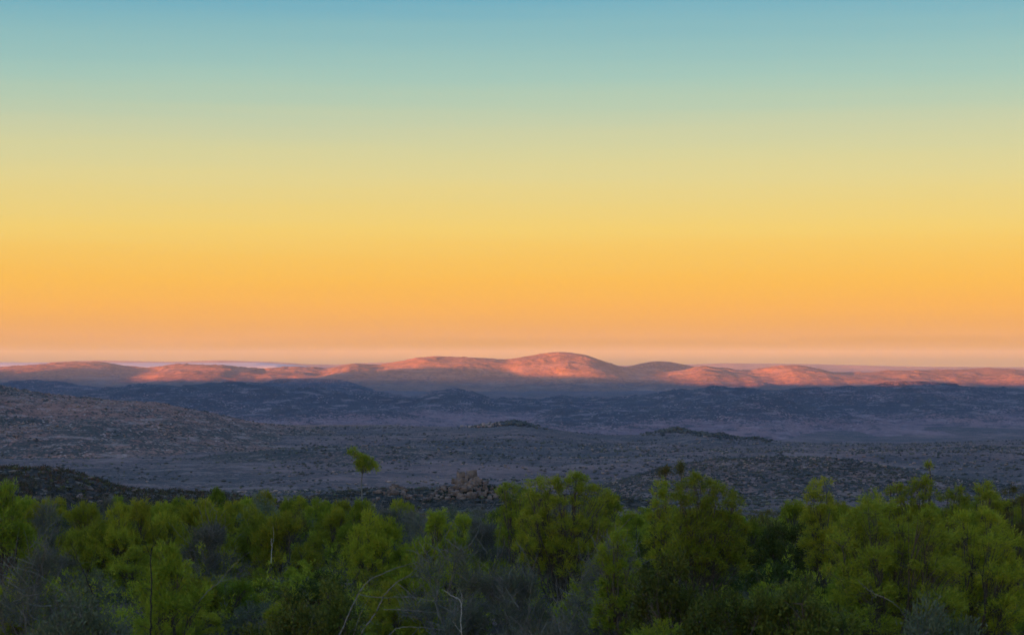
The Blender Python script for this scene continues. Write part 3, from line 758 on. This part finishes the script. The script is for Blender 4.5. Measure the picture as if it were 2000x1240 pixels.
# ---- dead and bare wood
def branchwork(name, Y, strokes, bark, label, cat, dy=0.0):
    """strokes: lists of (px, py, radius in m, forward offset in m)"""
    x0 = x_of(strokes[0][0][0], Y); g = gz(x0, Y)
    e = empty(name, (x0, Y, g), label=label, category=cat)
    for i, st in enumerate(strokes):
        P = []
        a = np.array([(s[0], s[1], s[2], s[3] if len(s) > 3 else 0) for s in st], float)
        t = np.linspace(0, len(a) - 1, len(a) * 5)
        # Catmull-like smoothing through the given points
        sm = np.stack([np.interp(t, np.arange(len(a)), a[:, j]) for j in range(4)], 1)
        for _ in range(3): sm[1:-1] = (sm[:-2] + sm[1:-1] * 2 + sm[2:]) / 4
        Ys = Y + sm[:, 3]
        pts = np.stack([x_of(sm[:, 0], Ys) - x0, sm[:, 3], z_of(sm[:, 1], Ys) - g], 1)
        pts[1:-1] += RG.normal(0, .006, pts[1:-1].shape)
        V, Fq = tube(pts, sm[:, 2] * .48, 7)
        link('limb' if i else 'trunk', np_mesh('limb', V, Fq), bark, e)
    return e
branchwork('fallen_branch', 40.5, [
    [(655, 1262, .030), (680, 1200, .028), (700, 1158, .025), (720, 1132, .020), (760, 1112, .016), (810, 1098, .010), (850, 1085, .005)],
    [(680, 1290, .034), (705, 1235, .032), (735, 1195, .028), (750, 1160, .024), (775, 1135, .020), (805, 1120, .014), (830, 1085, .010), (850, 1060, .005)],
    [(700, 1158, .016), (735, 1165, .014), (800, 1164, .012), (850, 1172, .010), (900, 1168, .005)],
    [(750, 1188, .016), (790, 1188, .014), (850, 1195, .010), (895, 1190, .005)],
    [(750, 1250, .02), (775, 1222, .016), (820, 1222, .014), (870, 1228, .007)],
    [(690, 1240, .016), (706, 1195, .012), (722, 1165, .007)]],
    B_GREY, 'arching bare grey branches sweeping up to the right at the bottom left of centre', 'dead branch')
branchwork('forked_branch', 39.5, [
    [(905, 1262, .018), (900, 1215, .017), (902, 1180, .016), (898, 1168, .014), (880, 1160, .012), (864, 1148, .007)],
    [(902, 1185, .010), (903, 1160, .009), (897, 1145, .004)],
    [(902, 1232, .012), (892, 1222, .008), (885, 1210, .004)]],
    B_PALE, 'pale forked dead branch standing upright at the bottom centre', 'dead branch')
branchwork('bare_tree', 43, [
    [(297, 1250, .040), (297, 1190, .038), (298, 1140, .035), (296, 1085, .028), (298, 1068, .024)],
    [(297, 1075, .020), (306, 1056, .016), (312, 1040, .010), (326, 1020, .005)],
    [(296, 1085, .016), (286, 1062, .012), (274, 1030, .007), (262, 1012, .004)],
    [(302, 1060, .010), (300, 1035, .007), (293, 1008, .004)]],
    B_BLACK, 'dark bare trunk forking at the top in the left foreground', 'tree')
branchwork('leaning_stem', 42, [
    [(187, 1165, .030), (172, 1130, .028), (155, 1095, .022), (146, 1070, .015), (138, 1055, .006)],
    [(172, 1130, .018), (180, 1100, .014), (190, 1072, .008), (192, 1050, .004)],
    [(200, 1150, .014), (207, 1110, .010), (204, 1075, .005)]],
    B_BLACK, 'dark leaning stems rising above the blue-grey shrub at the lower left', 'dead branch')
branchwork('fallen_branch', 41, [
    [(0, 1098, .012), (30, 1106, .012), (70, 1116, .011), (100, 1134, .010), (118, 1150, .006)],
    [(35, 1150, .010), (55, 1163, .010), (75, 1180, .006)], [(20, 1085, .01), (60, 1098, .009), (95, 1110, .004)]],
    B_GREY, 'thin pale dead branches hanging at the left edge', 'dead branch')
branchwork('pale_stem', 50, [[(531, 1098, .018), (532, 1072, .018), (531, 1050, .012)], [(532, 1070, .01), (536, 1045, .006), (533, 1020, .003)]],
    B_PALE, 'short white slender stem standing among shrubs left of centre', 'dead branch')
branchwork('fallen_branch', 40, [
    [(1768, 1206, .008), (1752, 1182, .014), (1735, 1170, .017), (1712, 1160, .017), (1692, 1150, .016), (1672, 1130, .008)],
    [(1712, 1160, .01), (1700, 1166, .008), (1697, 1175, .004)]],
    B_GREY, 'grey curved branch crossing the dark gap at the lower right', 'dead branch')
branchwork('dark_stem', 41, [[(1920, 1210, .024), (1920, 1160, .024), (1916, 1125, .020), (1922, 1085, .014), (1916, 1050, .006)],
    [(1917, 1125, .012), (1900, 1090, .008), (1890, 1060, .004)]], B_BLACK, 'dark bare stem rising through the green shrubs near the right edge', 'dead branch')
branchwork('crooked_branch', 43, [[(392, 1170, .018), (410, 1150, .018), (430, 1135, .016), (450, 1110, .012), (475, 1085, .008), (490, 1075, .004)],
    [(430, 1135, .010), (455, 1128, .007), (480, 1110, .004)]], B_GREY, 'crooked grey branch rising to the right, left of the nearly black shrub', 'dead branch')

# ---- the rest of the belt
SKYL = [(-100, 936), (0, 949), (60, 963), (150, 969), (250, 963), (330, 965), (450, 955), (560, 957), (640, 961), (690, 961), (760, 971), (850, 979), (930, 975), (1000, 964), (1180, 966), (1230, 981), (1500, 976), (1560, 971), (1620, 974), (1760, 968), (2000, 964), (2200, 964)]
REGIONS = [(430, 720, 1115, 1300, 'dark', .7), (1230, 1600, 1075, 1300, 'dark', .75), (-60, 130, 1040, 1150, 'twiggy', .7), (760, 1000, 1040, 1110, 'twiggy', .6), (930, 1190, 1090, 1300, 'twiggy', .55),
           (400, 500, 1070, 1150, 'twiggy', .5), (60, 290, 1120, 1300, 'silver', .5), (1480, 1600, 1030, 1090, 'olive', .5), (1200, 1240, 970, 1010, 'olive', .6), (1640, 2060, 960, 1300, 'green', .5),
           (1230, 2060, 1180, 1300, 'dark', .4)]  # the last dark region paints the vignette at the lower right
fill = []
rowY = 37.0
while rowY < 92:
    wid = x_of(2090, rowY) - x_of(-90, rowY)
    nrow = int(wid / (1.75 + .012 * rowY)); 
    for i in range(nrow):
        px = -90 + 2180 * (i + .5 + RG.uniform(-.38, .38)) / nrow
        Yf = rowY + RG.uniform(-1.3, 1.3)
        if any(abs(px - hx) < hw / 2 and abs(Yf - hy) < 2.2 for hx, hw, hy in HERO_PX): continue
        r = RG.random()
        kind = 'bright' if r < .50 else 'green' if r < .76 else 'twiggy' if r < .87 else 'olive' if r < .92 else 'silver'
        pm = py_of(1.0, Yf)
        for a0, a1, b0, b1, kk, pr in REGIONS:
            if a0 < px < a1 and b0 < pm < b1 and RG.random() < pr: kind = kk; break
        vs, W0, H0 = KINDS[kind]
        s = RG.uniform(.58, 1.0); w = W0 * s * RG.uniform(.85, 1.15); h = H0 * s * RG.uniform(.85, 1.15)
        x = x_of(px, Yf); g = gz(x, Yf)
        hmax = z_of(float(interp(np.array([px]), SKYL)[0]) + RG.uniform(-16, 10), Yf) - g
        # keep the open sight lines to the bare wood near the bottom edge
        if Yf > 64: h = min(hmax * RG.uniform(.84, 1.03), 3.0); w = max(w, h * .85)
        if Yf < 47 and kind == 'bright': kind = 'green' if RG.random() < .5 else 'olive'  # duller kinds in the nearest rows put the vignette into leaf colour
        if h > hmax:
            w *= max(.6, (hmax / h)) ** .5; h = hmax
        if h < .5: continue
        for bx0, bx1, by, byl in ((640, 920, 40.5, 1120), (260, 330, 43, 1045), (120, 215, 42, 1095), (870, 915, 39.5, 1150), (1670, 1770, 40, 1150), (1890, 1930, 41, 1100), (500, 560, 50, 1055), (1160, 1250, 47, 1075)):
            if bx0 < px < bx1 and Yf < by + .6: h = min(h, max(.45, z_of(byl + 75, Yf) - g)); 
        fill.append([kind, px, Yf, w, h])
    rowY += 3.15
LAND = [(-50, 'left picture edge'), (130, 'dark leaning stems'), (295, 'dark bare trunk'), (531, 'short white stem'), (708, 'lone small tree'), (915, 'boulder outcrop'),
        (1092, 'broad clumped shrub'), (1205, 'bright upright shrub'), (1362, 'large dome-shaped shrub'), (1602, 'narrow upright shrub'), (1815, 'tiny tuft on a stalk'), (2030, 'right picture edge')]
byl = {}
for f in fill:
    kind, px, Yf, w, h = f
    rows = 'far rows' if Yf > 70 else 'middle rows' if Yf > 52 else 'nearest rows'
    lx, ln = min(LAND, key=lambda l: abs(l[0] - px))
    pos = 'near' if abs(px - lx) < 25 else 'left of' if px < lx else 'right of'
    if 'edge' in ln: pos = 'beside'
    size = 'tall ' if h > 2.3 else 'low ' if h < 1.35 else ''
    byl.setdefault(f'{size}{DESC[kind]}, {rows}, {pos} {ln}', []).append(f)
ORD = ['leftmost', 'second from left', 'third from left', 'fourth from left', 'fifth from left', 'sixth from left', 'seventh from left']
NUM = ['', '', 'two', 'three', 'four', 'five', 'six', 'seven', 'eight', 'nine']
for lab, fs in byl.items():
    fs.sort(key=lambda f: f[1])
    for i, f in enumerate(fs):
        l = lab if len(fs) == 1 else lab + (', rightmost' if i == len(fs) - 1 else ', ' + ORD[min(i, 6)]) + ' of ' + NUM[min(len(fs), 9)]
        put(*f, label=l)

# undergrowth between the shrubs: low leafy tufts
def undergrowth(name, n, r0, r1, mat, h, seed, per=16):
    rg = np.random.default_rng(seed)
    r = (r0 ** 2 + rg.random(n) * (r1 ** 2 - r0 ** 2)) ** .5; a = np.radians(-17 + 34 * rg.random(n))
    x = r * np.sin(a); y = r * np.cos(a); z = land_z(x, y)
    B = np.repeat(np.stack([x, y, z], 1), per, 0); m = len(B)
    B[:, :2] += rg.normal(0, .22, (m, 2)); B[:, 2] += rg.random(m) * h * .6
    D = rg.normal(0, .6, (m, 3)); D[:, 2] = np.abs(D[:, 2]) + .5
    V, Fq = leaves(B, D, h * (.4 + .6 * rg.random(m)), .02 + .03 * rg.random(m), rg, True)
    link(name, np_mesh(name, V, Fq, False), mat, kind='stuff')
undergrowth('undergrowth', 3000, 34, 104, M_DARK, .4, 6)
undergrowth('dry_grass', 2600, 34, 108, M_DRY, .45, 7)
def clumps(name, xy, r, h, per, L, Wd, mat, seed, sink=.0):
    """joined leafy cushions: a dome of blades at each point"""
    rg = np.random.default_rng(seed); n = len(xy)
    x, y = xy[:, 0], xy[:, 1]; z = land_z(x, y) - sink
    rr_ = np.repeat(r[0] + (r[1] - r[0]) * rg.random(n), per)[:, None]; hh = np.repeat(h[0] + (h[1] - h[0]) * rg.random(n) ** 1.3, per)[:, None]
    C = np.repeat(np.stack([x, y, z], 1), per, 0)
    # several sub-tufts in every cushion
    k = 7; T_ = rg.normal(size=(n, k, 3)); T_[:, :, 2] = np.abs(T_[:, :, 2]); T_ /= np.linalg.norm(T_, axis=2)[:, :, None]
    T_ *= (.55 + .45 * rg.random((n, k, 1)))
    sel = rg.integers(0, k, n * per); t_ = T_[np.repeat(np.arange(n), per), sel]
    B = C + t_ * np.concatenate([rr_, rr_, hh * .9], 1) + rg.normal(0, .10, (n * per, 3)) * rr_ * 1.6
    B[:, 2] = np.maximum(B[:, 2], C[:, 2] + .02)
    D = t_ * .7 + np.array([0, 0, .5]) + rg.normal(0, .5, (n * per, 3))
    V, Fq = leaves(B, D, L * (.6 + .8 * rg.random(n * per)), Wd * (.8 + .7 * rg.random(n * per)), rg, True)
    return link(name, np_mesh(name, V, Fq, False), mat, kind='stuff')
def fan_xy(n, r0, r1, a0, a1, seed, p=2.0, where=None):
    rg = np.random.default_rng(seed)
    r = (r0 ** p + rg.random(n) * (r1 ** p - r0 ** p)) ** (1 / p); a = np.radians(a0 + rg.random(n) * (a1 - a0))
    x, y = r * np.sin(a), r * np.cos(a)
    if where is not None:
        k = where(x, y); x, y = x[k], y[k]
    return np.stack([x, y], 1)
def patchy(seed, lo, hi, sc_=6.0): return lambda x, y: (lambda v: (v > lo) & (v < hi))(vnoise(x / sc_, y / sc_, seed))
def clear_of_wood(x, y):
    p = px_of(x, y); k = np.ones(len(x), bool)
    for a, b_, yy in ((630, 930, 45), (255, 335, 46), (115, 215, 45), (1660, 1780, 43), (1885, 1930, 44)): k &= ~((p > a) & (p < b_) & (y < yy))
    return k
for (nn, sd, wf, hr, per_, L_, W_, m_) in ((1350, 71, patchy(3, .38, 1, 3), (1.0, 2.15), 120, .12, .026, M_BRIGHT), (1300, 72, patchy(3, 0, .6, 3), (.9, 2.1), 120, .12, .026, M_GREEN),
        (800, 73, patchy(9, .45, 1, 3), (.8, 1.9), 100, .08, .022, M_OLIVE), (700, 74, patchy(12, .48, 1, 3), (.9, 1.9), 90, .16, .013, M_DRY), (450, 75, patchy(17, .5, 1, 3), (.7, 1.6), 100, .09, .024, M_SILVER)):
    xy = fan_xy(nn, 52, 88, -17, 17, sd, where=wf)
    clumps('low_thicket', xy, (.30, .60), hr, per_, L_, W_, m_, sd + 10)
    xy = fan_xy(nn // 3, 37, 52, -17, 17, sd + 40, where=lambda x, y: wf(x, y) & clear_of_wood(x, y))
    clumps('low_thicket', xy, (.30, .60), (.4, 1.35), per_, L_, W_, m_, sd + 60)
M_HEATH = leaf_mat('heath_leaf', (.030, .032, .014), (.055, .045, .022), (.085, .075, .035), .15)
M_BROWN = leaf_mat('russet_leaf', (.085, .050, .028), (.120, .075, .040), (.140, .105, .055), .2)
clumps('slope_heath', fan_xy(3200, 98, 330, -17, 17, 91, 1.2), (.4, .9), (.3, .8), 26, .22, .07, M_HEATH, 92)
clumps('slope_heath', fan_xy(1500, 98, 400, -17, 17, 93, 1.2), (.4, .8), (.3, .7), 26, .22, .07, M_OLIVE, 94)
clumps('slope_heath', fan_xy(1200, 98, 460, -17, 17, 95, 1.2), (.4, .8), (.3, .6), 26, .22, .07, M_BROWN, 96)

# ---------------------------------------------------------------- boulder outcrop on its knoll
def block_mesh(seed):
    rg = np.random.default_rng(seed)
    import bmesh
    bm = bmesh.new(); bmesh.ops.create_cube(bm, size=2)
    bmesh.ops.subdivide_edges(bm, edges=bm.edges[:], cuts=1, use_grid_fill=True)
    for v in bm.verts:
        c = v.co; k = c.length
        v.co = c * (1.18 / max(k, .1)) ** .42 * (1 + .2 * (rg.random() - .5))
        v.co.x += .1 * rg.normal() * .6; v.co.z += .08 * rg.normal()
    me = bpy.data.meshes.new('boulder'); bm.to_mesh(me); bm.free(); me.materials.append(mat_stone_near)
    return me
mat_gap_shade = plain_mat('heath_gap_shade', (.012, .016, .008), (.030, .030, .015), .8)
BLK = [block_mesh(s) for s in range(7)]
def outcrop(px, py_base, Y, label, spec):
    x0 = x_of(px, Y); g = gz(x0, Y)
    e = empty('rock_outcrop', (x0, Y, g), label=label, category='rocks')
    for (a, b_, r, ax, az, dy, *lab) in spec:
        o = link('boulder', BLK[RG.integers(0, 7)], None, e)
        Yb = Y + dy
        o.location = (x_of(a, Yb) - x0, dy, z_of(b_, Yb) - g)
        o.scale = (r * ax, r * RG.uniform(.8, 1.1), r * az)
        o.rotation_euler = (RG.normal(0, .12), RG.normal(0, .14) if not lab else 0, RG.random() * 6.28 if not lab else RG.normal(0, .3))
        if lab: o['label'] = lab[0]
    return e
spec = [(901, 927, .95, .95, .95, 0, 'tall squared summit boulder, the left of two'), (922, 926, 1.1, 1.0, .95, .3, 'bigger domed summit boulder, the right of two')]
prof = lambda d: 923 + abs(d) * (.42 if d < 0 else .26) + (abs(d) / 60.) ** 2 * 4
for k in range(230):
    d = RG.uniform(-88, 88) if k % 3 else RG.normal(0, 30)
    q = RG.random()
    top = prof(d) + 5
    b_ = top + q * (975 - top)
    r = (.22 + .50 * RG.random() ** 1.8) * (1.15 - abs(d) / 150)
    spec.append((912 + d, b_, r, RG.uniform(.8, 1.3), RG.uniform(.65, 1.0), -q * 8 - 1 + abs(d) * .02 + RG.uniform(-.8, .8)))
outcrop(912, 975, 450, 'heap of pale brown boulders with two big blocks on top, behind the shrubs', spec)
spec = []
for k in range(46):
    d = RG.normal(0, 17); q = RG.random()
    b_ = 945 + abs(d) * .35 + q * 18
    spec.append((770 + d, b_, RG.uniform(.18, .5), RG.uniform(.8, 1.3), RG.uniform(.6, 1.0), -q * 6))
outcrop(770, 960, 440, 'small low patch of reddish boulders left of the big boulder heap', spec)

# near-black heath clumps whose colour paints shade into the gaps between the boulders
kd = rng.uniform(-92, 92, 420); kq = rng.random(420)
kb = (930 + np.abs(kd) * np.where(kd < 0, .42, .26) + (np.abs(kd) / 60) ** 2 * 4) ; kb = kb + 4 + kq * (978 - kb)
Yk = 450 - kq * 8 - .9
s_ = .25 + .45 * rng.random(420)
V, Fc = blobs(np.stack([x_of(912 + kd, Yk), Yk, z_of(kb, Yk)], 1), s_, .8, .35, rng)
link('gap_shade_clumps', np_mesh('gap_shade_clumps', V, Fc, False), mat_gap_shade, kind='stuff')

onk = lambda x, y: hK(x, y) > ground_z(x, y) - .5
onm = lambda x, y: hM(x, y) > ground_z(x, y) - .5
clumps('knoll_heath', fan_xy(3600, 270, 420, -17.5, -6, 101, where=onk), (.5, 1.1), (.4, 1.0), 26, .35, .13, M_HEATH, 102)
clumps('knoll_heath', fan_xy(1300, 270, 420, -17.5, -6, 103, where=onk), (.4, .8), (.3, .7), 24, .30, .12, M_BROWN, 104)
clumps('knoll_heath', fan_xy(700, 270, 420, -17.5, -6, 105, where=onk), (.4, .8), (.3, .7), 24, .30, .12, M_OLIVE, 106)
scatter('knoll_stones', 700, 270, 420, -17.5, -6, .2, .75, .5, .45, mat_stone_near, 7, .0, .3, where=onk)
clumps('knoll_heath', fan_xy(2600, 380, 540, -7.5, 6.5, 111, where=onm), (.4, .9), (.3, .8), 22, .32, .12, M_HEATH, 112)
clumps('knoll_heath', fan_xy(900, 380, 540, -7.5, 6.5, 113, where=onm), (.4, .9), (.3, .8), 22, .32, .12, M_BROWN, 114)
